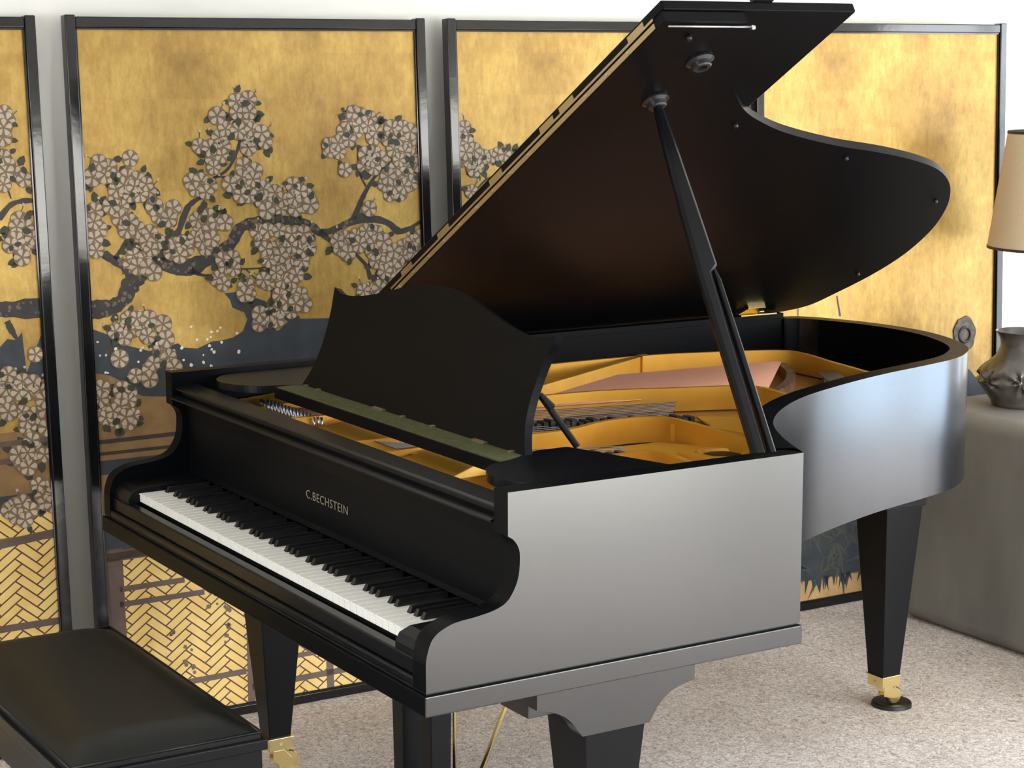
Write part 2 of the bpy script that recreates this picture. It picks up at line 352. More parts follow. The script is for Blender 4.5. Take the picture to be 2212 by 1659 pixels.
# ------------------------------------------------------------------ painted gold screens
PD={'B1':[(878,1530),(886,1512),(874,1475),(876,1493),(871,1428),(880,1409),(897,1390),(916,1375),(874,1391),(867,1363),(900,1282),(913,1263),(894,1263),(887,1231),(872,1222),(910,1220),(930,1229),(904,1192),(926,1238),(919,960),(842,907),(853,917),(883,897),(908,894),(934,850),(844,886),(871,873),(896,871),(921,876),(847,830),(879,827),(907,817),(936,829),(838,845),(885,806),(891,791),(899,758),(937,786),(862,724),(887,728),(905,733),(925,720),(871,705),(885,697),(905,649),(934,638),(916,622),(937,624),(922,604),(939,598),(844,606),(865,607),(878,592),(852,580),(866,568),(836,593)],'B2':[(430,1550),(459,1550),(375,1516),(426,1521),(458,1520),(441,1501),(397,1482),(429,1476),(467,1480),(493,1470),(380,1458),(454,1451),(498,1450),(326,1442),(352,1434),(390,1438),(454,1436),(356,1409),(383,1413),(361,1389),(301,1354),(327,1356),(348,1346),(310,1335),(336,1326),(441,1387),(467,1376),(434,1362),(461,1357),(401,1344),(422,1336),(443,1332),(453,1319),(426,1316),(69,1407),(94,1397),(145,1413),(53,1375),(78,1379),(102,1373),(138,1372),(163,1366),(126,1353),(156,1347),(182,1351),(191,1336),(111,1339),(140,1331),(166,1328),(94,1306),(118,1300),(53,1294),(112,1277),(137,1261),(200,1297),(225,1286),(251,1290),(209,1273),(239,1266),(47,1270),(56,1250),(36,1246),(131,1247),(44,1227),(48,1198),(156,1241),(186,1235),(175,1216),(200,1210),(189,1196),(142,1183),(167,1172),(151,1154),(177,1152),(191,1137),(136,1159),(246,1202),(267,1206),(240,1183),(261,1177),(277,1191),(312,1263),(339,1267),(359,1256),(386,1250),(316,1243),(342,1237),(299,1215),(320,1209),(346,1212),(330,1193),(492,1331),(519,1320),(569,1338),(591,1322),(612,1306),(485,1301),(512,1295),(540,1299),(573,1303),(600,1291),(617,1286),(533,1279),(572,1277),(495,1275),(470,1221),(498,1225),(531,1224),(564,1217),(597,1215),(480,1201),(546,1203),(580,1201),(607,1190),(490,1180),(523,1184),(562,1182),(595,1170),(612,1174),(528,1163),(555,1157),(588,1145),(516,1138),(495,1155),(515,1118),(548,1121),(570,1110),(530,1097),(558,1095),(481,1105),(492,1094),(371,1161),(397,1160),(380,1141),(401,1135),(357,1112),(373,1101),(431,1088),(442,1072),(425,1073),(523,1062),(551,1065),(579,1058),(539,1041),(567,1039),(589,1032),(522,1027),(549,1020),(466,1020),(494,1018),(460,995),(509,1002),(487,1003),(746,1511),(768,1510),(797,1500),(733,1490),(762,1485),(790,1479),(813,1469),(721,1470),(749,1465),(674,1436),(703,1440),(732,1450),(679,1421),(707,1415),(801,1453),(717,1369),(781,1408),(805,1412),(821,1396),(775,1382),(803,1376),(792,1392),(860,1473),(889,1472),(912,1467),(847,1447),(876,1447),(905,1441),(929,1445),(863,1421),(892,1415),(874,1395),(915,1399),(867,1374),(897,1374),(927,1378),(843,1349),(872,1348),(901,1342),(830,1329),(859,1323),(889,1322),(847,1303),(876,1307),(907,1332),(781,1269),(686,1191),(709,1195),(697,1170),(719,1158),(744,1203),(773,1212),(802,1206),(766,1187),(795,1180),(824,1184),(749,1177),(788,1160),(817,1153),(799,1133),(828,1126),(853,1156),(883,1165),(907,1180),(928,1189),(876,1140),(906,1149),(924,1163),(845,1115),(875,1113),(899,1123),(821,1106),(778,1062),(808,1065),(755,1058),(838,1084),(915,1074),(885,1066),(860,1041),(119,1029),(144,1032),(170,1026),(98,1011),(128,1004),(158,1002),(210,1008),(87,1002),(88,999),(107,1004),(106,987),(166,986),(214,972),(201,947),(219,931),(193,926),(181,916),(92,934),(165,903),(133,892),(168,878),(230,905),(96,859),(113,847),(109,829),(90,817),(71,808),(99,791),(77,786),(41,810),(48,792),(106,775),(39,839),(122,796),(44,864)],'B3':[(50,1471),(41,1444),(55,1432),(73,1410),(48,1405),(105,1398),(150,1400),(189,1385),(60,1383),(85,1371),(124,1392),(41,1422),(63,1305),(170,1396),(72,1360),(34,1389)],'R1':[[(839,1073,20),(886,1070,22),(957,1070,22)],[(852,1284,8),(883,1316,6),(917,1324,6),(948,1322,4)],[(876,1358,2),(884,1330,2)],[(856,1044,7),(864,1024,8),(877,999,4)]],'R2':[[(27,1057,22),(80,1061,20),(111,1078,18),(128,1106,23),(147,1134,25),(156,1149,18)],[(126,1155,15),(87,1177,10),(62,1192,8),(54,1217,5)],[(97,1176,7),(118,1204,6),(135,1237,4)],[(198,1161,14),(239,1154,20),(285,1146,19),(344,1168,20),(394,1195,17),(422,1234,15),(461,1247,14),(521,1249,14),(576,1247,12),(620,1230,11),(647,1213,9),(699,1226,10),(740,1240,10),(792,1243,9),(838,1230,9),(866,1208,9),(896,1212,6),(936,1231,4)],[(218,1165,12),(226,1208,12),(258,1231,9),(276,1270,8),(293,1298,7),(325,1317,4)],[(357,1360,4),(398,1383,4),(427,1432,4),(437,1481,3)],[(359,1365,2),(423,1363,2)],[(740,1245,9),(759,1285,7),(784,1325,6),(814,1361,4),(856,1390,3)],[(778,1326,3),(759,1367,2),(759,1434,2)],[(642,1218,10),(669,1192,5)],[(731,1163,4),(769,1124,5),(780,1087,6)],[(280,1142,9),(316,1125,4),(337,1124,2)],[(401,1135,2),(488,1135,2),(517,1164,2)],[(434,1133,2),(470,1096,2),(502,1073,4),(500,1038,9)]],'R3':[[(83,1310,2),(109,1332,3),(135,1342,3),(202,1384,3)],[(109,1332,2),(110,1354,2)]],'W1':[(835,984),(854,1002),(874,998),(890,1015),(941,1018),(952,964),(953,911),(895,918),(831,921)],'W2':[(31,1011),(64,997),(89,973),(176,946),(246,961),(258,949),(296,944),(336,959),(356,959),(390,964),(419,978),(432,1007),(424,1026),(393,1039),(388,1059),(374,1076),(414,1078),(444,1065),(485,1048),(498,1003),(509,973),(560,968),(595,939),(623,913),(632,827),(278,825),(149,838),(126,850),(101,877),(67,896),(27,906)],'F2':[((34,454),(156,456),23),((52,450),(57,247),34),((64,368),(232,369),14),((62,330),(283,331),14),((217,108),(386,110),15),((50,113),(217,108),15),((404,349),(397,13),20),((403,128),(601,128),13),((29,736),(231,738),10),((31,707),(211,707),8)],'F1':[((802,514),(952,528),20),((789,312),(950,313),17),((818,753),(950,756),13),((815,712),(947,714),13)]}

TH = -0.006926
ES = Vector((-math.sin(TH), math.cos(TH), 0))
S0 = {1: -0.925, 2: 0.102, 3: 1.126, 4: 2.120}
SW = {1: 0.965, 2: 0.961, 3: 0.945, 4: 0.978}
SHH = 1.751
LEAN = {1: .113, 2: .088, 3: .0835, 4: .052}
rng = random.Random(4)
def screen(k, label):
    EH = Vector((-LEAN[k], 0, 1.748)).normalized()
    N = ES.cross(EH).normalized()
    EH2 = N.cross(ES)
    base = Vector((-0.3545, 0, 0)) + ES*S0[k] - N*0.0
    root = empty('painted_screen', (0, 0, 0))
    MX = Matrix.Identity(4)
    for i in range(3):
        MX[i][0] = ES[i]; MX[i][1] = -N[i]; MX[i][2] = EH2[i]; MX[i][3] = base[i]
    root.matrix_world = MX
    W = SW[k]; H = SHH; f = 0.026; D = 0.03
    tag(root, label, 'screen', 'gold leaf screens along the white wall')
    for nm, b in (('frame_rail', (f, W-f, 0, D, H-f, H)), ('frame_rail', (f, W-f, 0, D, 0.0, f*0.95)), ('frame_stile', (0, f, -0.002, D, 0, H+0.004)), ('frame_stile', (W-f, W, -0.002, D, 0, H+0.004))):
        MB().box(*b).build(nm, M_FRAME, root, bevel=0.003)
    MB().box(f-.002, W-f+.002, 0.010, 0.024, f*0.9, H-f+.002).build('gold_leaf_panel', M_GOLD, root)
    # thin inner bead
    mb = MB()
    for b in ((f, W-f, 0.004, 0.0102, H-f-.004, H-f), (f, W-f, 0.004, 0.0102, f*.95, f*.95+.004), (f, f+.004, 0.004, 0.0102, f, H-f), (W-f-.004, W-f, 0.004, 0.0102, f, H-f)): mb.box(*b)
    mb.build('inner_bead', M_FRAME, root)
    return root, W, H, f

def in_panel(p, W, H, f): return f+.003 < p[0] < W-f-.003 and f < p[1] < H-f
def clip_poly(poly, x0, x1, y0, y1):
    def cut(P, ins, inter):
        o = []
        for i in range(len(P)):
            a = P[i-1]; b = P[i]
            if ins(b):
                if not ins(a): o.append(inter(a, b))
                o.append(b)
            elif ins(a): o.append(inter(a, b))
        return o
    def ix(c): return lambda a, b: (c, a[1]+(b[1]-a[1])*(c-a[0])/(b[0]-a[0]))
    def iy(c): return lambda a, b: (a[0]+(b[0]-a[0])*(c-a[1])/(b[1]-a[1]), c)
    for ins, it in ((lambda p: p[0] >= x0, ix(x0)), (lambda p: p[0] <= x1, ix(x1)), (lambda p: p[1] >= y0, iy(y0)), (lambda p: p[1] <= y1, iy(y1))):
        if len(poly) < 3: return []
        poly = cut(poly, ins, it)
    return poly
class Painter:
    """flat painting in the panel plane: each layer lies a hair in front of the one below"""
    MATS = [M_INK, M_WATER, M_PETAL, M_PLINE, M_LEAF, M_BARK2, M_BUD, M_PBROWN, M_BEAM, M_WEAVE, M_WLINE, M_OCHRE, M_BAMBOO]
    def __init__(s, W, H, f): s.mb = MB(); s.W = W; s.H = H; s.f = f
    def poly(s, P, mi, layer):
        P = clip_poly(P, s.f+.002, s.W-s.f-.002, s.f, s.H-s.f)
        if len(P) < 3: return
        y = 0.0098 - layer*0.00022
        A = sum(P[i-1][0]*P[i][1]-P[i][0]*P[i-1][1] for i in range(len(P)))
        if A < 0: P = P[::-1]
        s.mb.add([(a, y, b) for a, b in P], [list(range(len(P)))], mi)
    def rect(s, a, b, w, mi, layer):
        d = Vector((b[0]-a[0], b[1]-a[1])); n = Vector((-d.y, d.x)).normalized()*w/2
        s.poly([(a[0]+n.x, a[1]+n.y), (b[0]+n.x, b[1]+n.y), (b[0]-n.x, b[1]-n.y), (a[0]-n.x, a[1]-n.y)], mi, layer)
    def branch(s, B, layer=3):
        pts = smooth_path(B, 5)
        L = []; R = []
        for i, p in enumerate(pts):
            a = pts[max(i-1, 0)]; b = pts[min(i+1, len(pts)-1)]
            t = Vector((b[0]-a[0], b[1]-a[1])).normalized(); w = p[2]*rng.uniform(.82, 1.14)
            L.append((p[0]-t.y*w, p[1]+t.x*w)); R.append((p[0]+t.y*w, p[1]-t.x*w))
        for i in range(len(L)-1): s.poly([L[i], L[i+1], R[i+1], R[i]], 0, layer)
        for i in range(len(pts)):
            if pts[i][2] > .010:
                for _ in range(2):
                    if rng.random() < .6:
                        q = (pts[i][0]+rng.uniform(-.6, .6)*pts[i][2], pts[i][1]+rng.uniform(-.7, .7)*pts[i][2])
                        s.blob(q, rng.uniform(.003, .007), 5, layer+1)
    def blob(s, c, r, mi, layer, n=7):
        s.poly([(c[0]+r*rng.uniform(.6, 1.1)*math.cos(2*math.pi*i/n), c[1]+r*rng.uniform(.6, 1.1)*math.sin(2*math.pi*i/n)) for i in range(n)], mi, layer)
    def leaf(s, c, a, l, layer):
        w = l*.34
        P = [(0, 0), (l*.3, w), (l*.7, w*.8), (l, 0), (l*.7, -w*.8), (l*.3, -w)]
        s.poly([(c[0]+x*math.cos(a)-y*math.sin(a), c[1]+x*math.sin(a)+y*math.cos(a)) for x, y in P], 4, layer)
    def blossom(s, c, r, layer):
        n = rng.choice((5, 5, 6)); a0 = rng.uniform(0, 6.28)
        s.poly([(c[0]+r*1.04*math.cos(a0+2*math.pi*(i+.5)/12), c[1]+r*1.04*math.sin(a0+2*math.pi*(i+.5)/12)) for i in range(12)], 3, layer)
        for k in range(n):
            a = a0+2*math.pi*k/n; h = math.pi/n*.75
            P = [(.16*r, a), (.55*r, a-h*.86), (.84*r, a-h*.80), (.96*r, a-h*.30), (.96*r, a+h*.30), (.84*r, a+h*.80), (.55*r, a+h*.86)]
            s.poly([(c[0]+q*math.cos(t), c[1]+q*math.sin(t)) for q, t in P], 2, layer+1)
    def flowers(s, B, leafp=.75):
        for i, (x, y) in enumerate(B):
            x /= 1000; y /= 1000
            for _ in range(2):
                if rng.random() < leafp:
                    a = rng.uniform(0, 6.28); s.leaf((x+.018*math.cos(a), y+.018*math.sin(a)), a+rng.uniform(-.5, .5), rng.uniform(.018, .030), 5)
            if rng.random() < .5:
                a = rng.uniform(.4, 2.7)
                s.rect((x, y), (x+.036*math.cos(a), y+.036*math.sin(a)), .0016, 4, 5)
                s.blob((x+.036*math.cos(a), y+.036*math.sin(a)), .0042, 2, 6)
        for i, (x, y) in enumerate(B):
            s.blossom((x/1000+rng.uniform(-.003, .003), y/1000+rng.uniform(-.003, .003)), rng.uniform(.0185, .0235), 7+(i % 5)*2)
        for i, (x, y) in enumerate(B):
            if rng.random() < .42:
                a = rng.uniform(0, 6.28); s.leaf((x/1000+.012*math.cos(a), y/1000+.012*math.sin(a)), a+rng.uniform(-.7, .7), rng.uniform(.016, .026), 18)
    def weave(s, x0, x1, y0, y1, layer=2):
        """herringbone wickerwork: dark ground, gold slats"""
        s.poly([(x0, y0), (x1, y0), (x1, y1), (x0, y1)], 10, layer)
        w = .0245; n = 3; g = .0021; ang = math.radians(43)
        ca, sa = math.cos(ang), math.sin(ang)
        cx, cy = (x0+x1)/2, (y0+y1)/2; R = int(1.6*max(x1-x0, y1-y0)/w)+6
        for i in range(-R, R):
            for j in range(-R//3-2, R//3+3):
                for kind in (0, 1):
                    bx = (i+2*n*j)*w; by = (i+kind)*w
                    lx, ly = (n*w, w) if kind == 0 else (w, n*w)
                    P = [(bx+g, by+g), (bx+lx-g, by+g), (bx+lx-g, by+ly-g), (bx+g, by+ly-g)]
                    Q = [(cx+(u*ca-v*sa)*1.0, cy+(u*sa+v*ca)*.78) for u, v in P]
                    if max(q[0] for q in Q) < x0 or min(q[0] for q in Q) > x1 or max(q[1] for q in Q) < y0 or min(q[1] for q in Q) > y1: continue
                    Q = clip_poly(Q, x0, x1, y0, y1)
                    if len(Q) > 2: s.poly(Q, 9, layer+1)
    def done(s, root): return s.mb.build('painting', s.MATS, root, recalc=False)

def mm(P): return [(a/1000, b/1000) for a, b in P]
def mm3(B): return [(a/1000, b/1000, c/1000) for a, b, c in B]

# screen 1 (cut by the left edge of the view)
r1, W, H, f = screen(1, 'leftmost gold screen, its dark cherry bough running to its right edge')
p = Painter(W, H, f)
p.weave(f, W-f, f, .515); p.poly([(f, .50), (W-f, .50), (W-f, .78), (f, .78)], 7, 1); p.poly([(f, .60), (W-f, .60), (W-f, .63), (f, .63)], 1, 2)
p.weave(W-.20, W-f, .53, .60)
w1 = mm(PD['W1']); top = [q for q in w1 if q[1] > .905]
p.poly([(f, .895), (.78, .905)] + [(W-f, .90), (W-f, 1.0)] + sorted(top, key=lambda q: -q[0]) + [(.6, 1.0), (.45, 1.04), (.3, .98), (f, 1.0)], 1, 1)
for a, b, w in PD['F1']:
    a = (a[0]/1000, a[1]/1000); b = (b[0]/1000, b[1]/1000)
    a = (f, a[1]-(a[0]-f)*(b[1]-a[1])/(b[0]-a[0])*1.0)
    p.rect(a, (W-f, b[1]), w/1000, 8, 6)
for b in PD['R1']: p.branch(mm3(b))
p.branch([(f, 1.02, .05), (.3, 1.03, .05), (.6, 1.06, .048), (.80, 1.075, .046)])
p.flowers(PD['B1'] + [(int(rng.gauss(cx, 55)), int(rng.gauss(cy, 45))) for cx, cy in ((620, 1330), (450, 1250), (250, 1350), (150, 1180), (500, 820), (250, 760), (650, 700)) for _ in range(14)])
p.done(r1)

# screen 2
r2, W, H, f = screen(2, 'gold screen left of the piano lid, painted with a spreading cherry tree in blossom')
p = Painter(W, H, f)
p.weave(.075, W-f, f, .448)
p.poly([(f, f), (.075, f), (.075, .47), (f, .47)], 8, 3)
p.poly([(f, .46), (W-f, .46), (W-f, .535), (f, .535)], 1, 1)
p.poly([(f, .53), (W-f, .53), (W-f, .905), (f, .905)], 7, 1)
p.poly([(f, .655), (W-f, .655), (W-f, .69), (f, .69)], 1, 2)
p.poly(mm(PD['W2']), 1, 3)
p.poly([(.40, .88), (W-f, .86), (W-f, .98), (.55, 1.0)], 1, 2)
for a, b, w in PD['F2']: p.rect((a[0]/1000, a[1]/1000), (b[0]/1000, b[1]/1000), w/1000, 8 if w > 12 else 0, 6)
p.rect((f, .450), (W-f, .462), .022, 8, 6); p.rect((.40, .065), (W-f, .073), .016, 8, 6)
p.rect((.62, f), (.62, .44), .02, 8, 6)
for b in PD['R2']: p.branch(mm3(b))
p.flowers(PD['B2'])
for _ in range(46):
    c = (rng.uniform(.04, .42), rng.uniform(.86, 1.0)); p.blob(c, rng.uniform(.003, .006), 6, 8)
for (cx, cy) in ((.19, .25), (.23, .19), (.30, .30), (.34, .27), (.25, .14), (.33, .21), (.36, .33)):
    for _ in range(4): p.blob((cx+rng.gauss(0, .01), cy+rng.gauss(0, .02)), rng.uniform(.004, .008), 5, 7)
p.done(r2)

# screen 3
r3, W, H, f = screen(3, 'gold screen mostly hidden behind the raised piano lid')
p = Painter(W, H, f)
p.poly([(f, .10), (W-f, .10), (W-f, .60), (.7, .66), (.4, .70), (.2, .80), (f, .84)], 1, 1)
for b in PD['R3']: p.branch(mm3(b))
p.branch([(f, 1.16, .012), (.2, 1.2, .011), (.42, 1.16, .009), (.6, 1.2, .006)])
p.flowers(PD['B3'] + [(int(rng.gauss(cx, 40)), int(rng.gauss(cy, 35))) for cx, cy in ((260, 1270), (420, 1200), (130, 1090)) for _ in range(12)])
p.done(r3)

# screen 4
r4, W, H, f = screen(4, 'rightmost gold screen, almost bare, with a round metal door pull')
p = Painter(W, H, f)
p.poly([(f, .088), (W-f, .085), (W-f, .645), (.90, .650), (.875, .655), (.86, .672), (.835, .690), (.80, .672), (.6, .60), (.40, .56), (.2, .42), (f, .40)], 1, 1)
p.poly([(f, f), (W-f, f), (W-f, .09), (f, .09)], 11, 1)
for _ in range(26):
    cx = rng.uniform(.06, .46); cy = rng.uniform(.10, .30)
    for k in range(rng.choice((3, 4, 5))):
        a = rng.uniform(0, 6.28); l = rng.uniform(.05, .11)
        q = [(0, 0), (l*.35, l*.07), (l, 0), (l*.35, -l*.07)]
        p.poly([(cx+u*math.cos(a)-v*math.sin(a), cy+u*math.sin(a)+v*math.cos(a)) for u, v in q], rng.choice((12, 12, 4, 12)), 3+k % 3)
for _ in range(16):
    cx = rng.uniform(.16, .45); l = rng.uniform(.03, .055)
    p.poly([(cx-.008, .095), (cx+rng.uniform(-.02, .02), .095-l), (cx+.008, .095)], 1, 4)
p.rect((.160, .934), (.160, .890), .006, 5, 3); p.poly([(.306, .948), (.311, .946), (.325, .885), (.318, .885)], 0, 3)
p.done(r4)
mb = MB()
mb.prism([(.826+.046*(1+.05*math.sin(7*t+.6))*math.cos(t), .794+.056*(1+.05*math.sin(6*t))*math.sin(t)) for t in [i*math.pi/18 for i in range(36)]], lambda u, v, t: (u, t, v), .0098, .006)
plate = mb.build('door_pull', mat('dark_bronze', (0.055, 0.045, 0.038), 0.5, metal=0.6, noise=((50, 50, 50), (0.11, 0.09, 0.075), 4, .4, .65)), r4, bevel=.001)
MB().lathe([(.019, 0), (.019, -.003), (.023, -.0045), (.027, -.003), (.028, 0)], (.826, .006, .792), 32, axis='y').build('ring', plate.data.materials[0], plate)

# ------------------------------------------------------------------ stone plinth, vase, lamp
mb = MB(); mb.box(-0.155, 1.05, 2.505, 3.35, 0, 0.652)
o = mb.build('display_plinth', M_CONC, bevel=0.045, seg=6)
tag(o, 'grey stone-like block with a rounded top edge behind the piano tail', 'plinth')
def vase():
    root = empty('pottery_vase', (0.075, 2.745, 0.6522))
    tag(root, 'dark burnished clay vase with star shaped facets on the grey block', 'vase')
    prof = smooth_path([(.001, .001), (.070, .0), (.082, .004), (.088, .018), (.104, .040), (.119, .070), (.122, .090), (.112, .112), (.092, .130), (.076, .146), (.066, .164), (.062, .180), (.066, .198), (.075, .213), (.078, .217), (.074, .217), (.060, .198), (.054, .178), (.06, .15), (.07, .12)], 5)
    def rel(r, h, t):
        if h > .145 or h < .012 or r < .05: return r
        w = math.exp(-((h-.078)/.036)**2)
        # stars pressed out of the belly: six around, each with eight ridges
        k = 7; u = (((t+.356)*k/(2*math.pi)) % 1)-.5; x = u*2*math.pi/k*.11; y = h-.080
        a = math.atan2(y, x); d = math.hypot(x, y)
        ridge = abs(((a*7/(2*math.pi)+.2) % 1)-.5)*2
        return r + w*(.030*(ridge-.5)*min(1, d/.022)*max(0, 1-d/.072) + .004*math.cos(k*t)*0)
    mb = MB().lathe(prof, (0, 0, 0), 224, fn=rel)
    o = mb.build('body', M_VASE, root)
    return root
vase()
def lamp():
    root = empty('table_lamp', (-.05, 3.0, 0.6525))
    tag(root, 'table lamp with a beige tapered shade edged in dark trim, at the right edge', 'lamp')
    MB().lathe(smooth_path([(.001, 0), (.075, 0), (.078, .012), (.05, .03), (.07, .09), (.085, .16), (.07, .24), (.035, .30), (.02, .33), (.012, .36), (.012, .46), (.001, .46)], 4), (0, 0, 0), 40).build('lamp_base', M_VASE, root)
    z0, z1, ra, rb = .437, .778, .203, .155
    sh = MB().lathe([(ra, z0), (rb, z1), (rb-.002, z1), (ra-.002, z0), (ra, z0)], (0, 0, 0), 72).build('lamp_shade', M_SHADE, root)
    for nm, r, z in (('shade_trim', ra, z0), ('shade_trim', rb, z1)):
        MB().lathe([(r-.003, z-.004), (r+.0012, z-.004), (r+.0012, z+.004), (r-.003, z+.004), (r-.003, z-.004)], (0, 0, 0), 72).build(nm, M_TRIM, sh)
    mb = MB()
    for k in range(3):
        a = k*2*math.pi/3; mb.tube([(0, 0, .70), (rb*math.cos(a)*.99, rb*math.sin(a)*.99, .77)], .002, 6)
    mb.tube([(0, 0, .45), (0, 0, .70)], .005, 8)
    mb.build('shade_carrier', M_DBRASS, root)
    MB().lathe(smooth_path([(.001, .46), (.018, .462), (.02, .49), (.03, .53), (.022, .57), (.001, .58)], 4), (0, 0, 0), 24).build('bulb', M_BUD, root)
lamp()

# ------------------------------------------------------------------ grand piano
W = 1.4744; L = 0.762; ZR = 0.962; ZK1 = 0.6533; ZB = 0.615
P = empty('grand_piano', (0, 0, 0))
tag(P, 'black satin grand piano with raised lid, standing in front of the gold screens', 'piano')

# side profile (y, z): arm sweep
ARM = [(0.001, ZK1), (0.001, .700), (.003, .714), (.010, .735), (.020, .747), (.034, .755), (.056, .762), (.095, .766), (.129, .772), (.151, .782), (.166, .802), (.174, .825), (.176, .856), (.172, .872), (.163, .884), (.1536, .890), (.1536, ZR)]
ARMS = ARM[:2] + smooth_path(ARM[1:-2], 4)[1:] + ARM[-2:]
def side(mb, x0, x1, yend):
    prof = ARMS + [(yend, ZR), (yend, ZK1)]
    mb.prism(prof, lambda u, v, t: (t, u, v), x0, x1)
RT = .044
OUT = [(1.4744, .762), (1.345, .821), (1.224, .896), (1.122, .996), (1.032, 1.124), (.960, 1.279), (.893, 1.465), (.843, 1.651), (.808, 1.762), (.760, 1.846), (.686, 1.925), (.568, 1.990), (.426, 2.032), (.262, 2.034), (.119, 2.000), (.030, 1.958), (0, 1.90)]
OUTS = smooth_path(OUT, 8)
INS = offset_path(OUTS, RT)
INS[0] = (W-RT, .775); INS[1] = (INS[1][0], INS[1][1])
INS = [INS[0]] + [q for q in INS[3:-1]] ; INS.append((RT, 1.885))
def ring(mb, outer, inner, z0, z1, mi=0):
    n = len(outer); m = len(inner)
    # resample inner to n
    idx = [min(m-1, int(round(i*(m-1)/(n-1)))) for i in range(n)]
    inn = [inner[k] for k in idx]
    vs = []
    for (a, b) in zip(outer, inn): vs += [(a[0], a[1], z0), (a[0], a[1], z1), (b[0], b[1], z1), (b[0], b[1], z0)]
    fo = []; 
    for i in range(n-1):
        q = i*4; r = q+4
        mb.add([vs[q], vs[q+1], vs[r+1], vs[r]], [(0, 1, 2, 3)], mi, True)
        mb.add([vs[q+1], vs[q+2], vs[r+2], vs[r+1]], [(0, 1, 2, 3)], mi, False)
        mb.add([vs[q+2], vs[q+3], vs[r+3], vs[r+2]], [(0, 1, 2, 3)], mi, True)
        mb.add([vs[q+3], vs[q], vs[r], vs[r+3]], [(0, 1, 2, 3)], mi, False)
mb = MB()
side(mb, W-RT, W, L)
side(mb, 0, RT-.008, 1.90)
ring(mb, OUTS, INS, ZK1, ZR)
def dim_unlit_faces(o):
    # one lacquer split by facing: rubbed walls as lit, other faces darkened as shaded
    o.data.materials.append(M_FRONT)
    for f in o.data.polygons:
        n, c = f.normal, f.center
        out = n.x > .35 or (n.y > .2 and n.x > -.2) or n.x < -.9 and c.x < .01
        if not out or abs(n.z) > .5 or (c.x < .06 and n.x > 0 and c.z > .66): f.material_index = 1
rim = mb.build('rim', M_RIM, P); dim_unlit_faces(rim)

# key bed plinth with the fine dark groove above it
mb = MB(); mb.box(-.004, W+.005, -.004, L+.002, ZB, ZK1-.0035)
dim_unlit_faces(mb.build('key_bed', M_RIM, P, bevel=.0025))
MB().box(.004, W-.004, .004, L-.003, ZK1-.0035, ZK1+.0005).build('bed_groove', M_RUBBER, P)
# underside frame and soundboard
INP = [(W-RT, .2)] + INS + [(RT-.008, 1.88), (RT-.008, .2)]
MB().prism(INP, lambda u, v, t: (u, v, t), .828, .842).build('soundboard', M_BOARD, P)
mb = MB(); mb.box(.10, 1.0, .80, .88, ZK1-.01, ZK1+.08); mb.box(.07, .85, 1.35, 1.43, ZK1-.01, ZK1+.08)
mb.box(RT-.008, W-RT, L-.03, L+.03, ZK1-.02, ZK1+.09)
mb.tube([(1.05, .80, ZK1+.05), (.50, 1.70, ZK1+.05)], .035, 8)
mb.build('back_brace', M_INNER, P)

# keys
kx = .1245; kw = 1.225/52
NAMES = 'ABCDEFG'
wk0 = None
blacks = [i for i in range(51) if NAMES[i % 7] in 'ACDFG']
def white_mesh():
    mb = MB(); x0, x1 = .0008, kw-.0008
    mb.box(x0, x1, .0374, .19, .701, .7195); mb.box(x0+.0003, x1-.0003, .0355, .0374, .7165, .7195)
    return mb
w0 = white_mesh().build('white_key', M_WHITEKEY, P, bevel=.0009, seg=2); w0.location = (kx, 0, 0)
for i in range(1, 52):
    c = w0.copy(); COL.objects.link(c); c.location = (kx+i*kw, 0, 0)
mb = MB()
mb.add([(-.0062, .0875, .7195), (.0062, .0875, .7195), (.0062, .19, .7195), (-.0062, .19, .7195), (-.0046, .094, .7315), (.0046, .094, .7315), (.0050, .19, .7325), (-.0050, .19, .7325)], [(0,3,2,1),(4,5,6,7),(0,1,5,4),(1,2,6,5),(2,3,7,6),(3,0,4,7)])
b0 = mb.build('black_key', M_BLACKKEY, P, bevel=.0010, seg=2); b0.location = (kx+kw, 0, 0)
for i in blacks[1:]:
    c = b0.copy(); COL.objects.link(c); c.location = (kx+(i+1)*kw, 0, 0)
MB().box(kx, kx+1.225, .045, .19, ZK1, .700).build('key_frame', M_RUBBER, P)
# key slip and key blocks
mb = MB(); mb.box(RT-.008, W-RT, .008, .030, ZK1+.016, .697)
mb.build('key_slip', M_CASE, P, bevel=.003)
MB().box(RT-.008, W-RT, .001, .033, ZK1, ZK1+.0155).build('slip_moulding', M_CASE, P, bevel=.004)
for a, b in ((RT-.008, kx-.0005), (kx+1.2255, W-RT)):
    mb = MB(); prof = [(.012, ZK1), (.012, .708), (.020, .722), (.040, .730), (.19, .734), (.19, ZK1)]
    mb.prism(prof, lambda u, v, t: (t, u, v), a, b); mb.build('key_block', M_CASE, P, bevel=.0015)
# fallboard
prof = [(.186, .7335), (.189, .745), (.1905, .80), (.189, .86), (.184, .895), (.186, .903), (.205, .903), (.208, .75), (.200, .7335)]
fb = MB(); fb.prism(prof, lambda u, v, t: (t, u, v), RT-.007, W-RT-.001); fb = fb.build('fallboard', M_FRONT, P, bevel=.002)
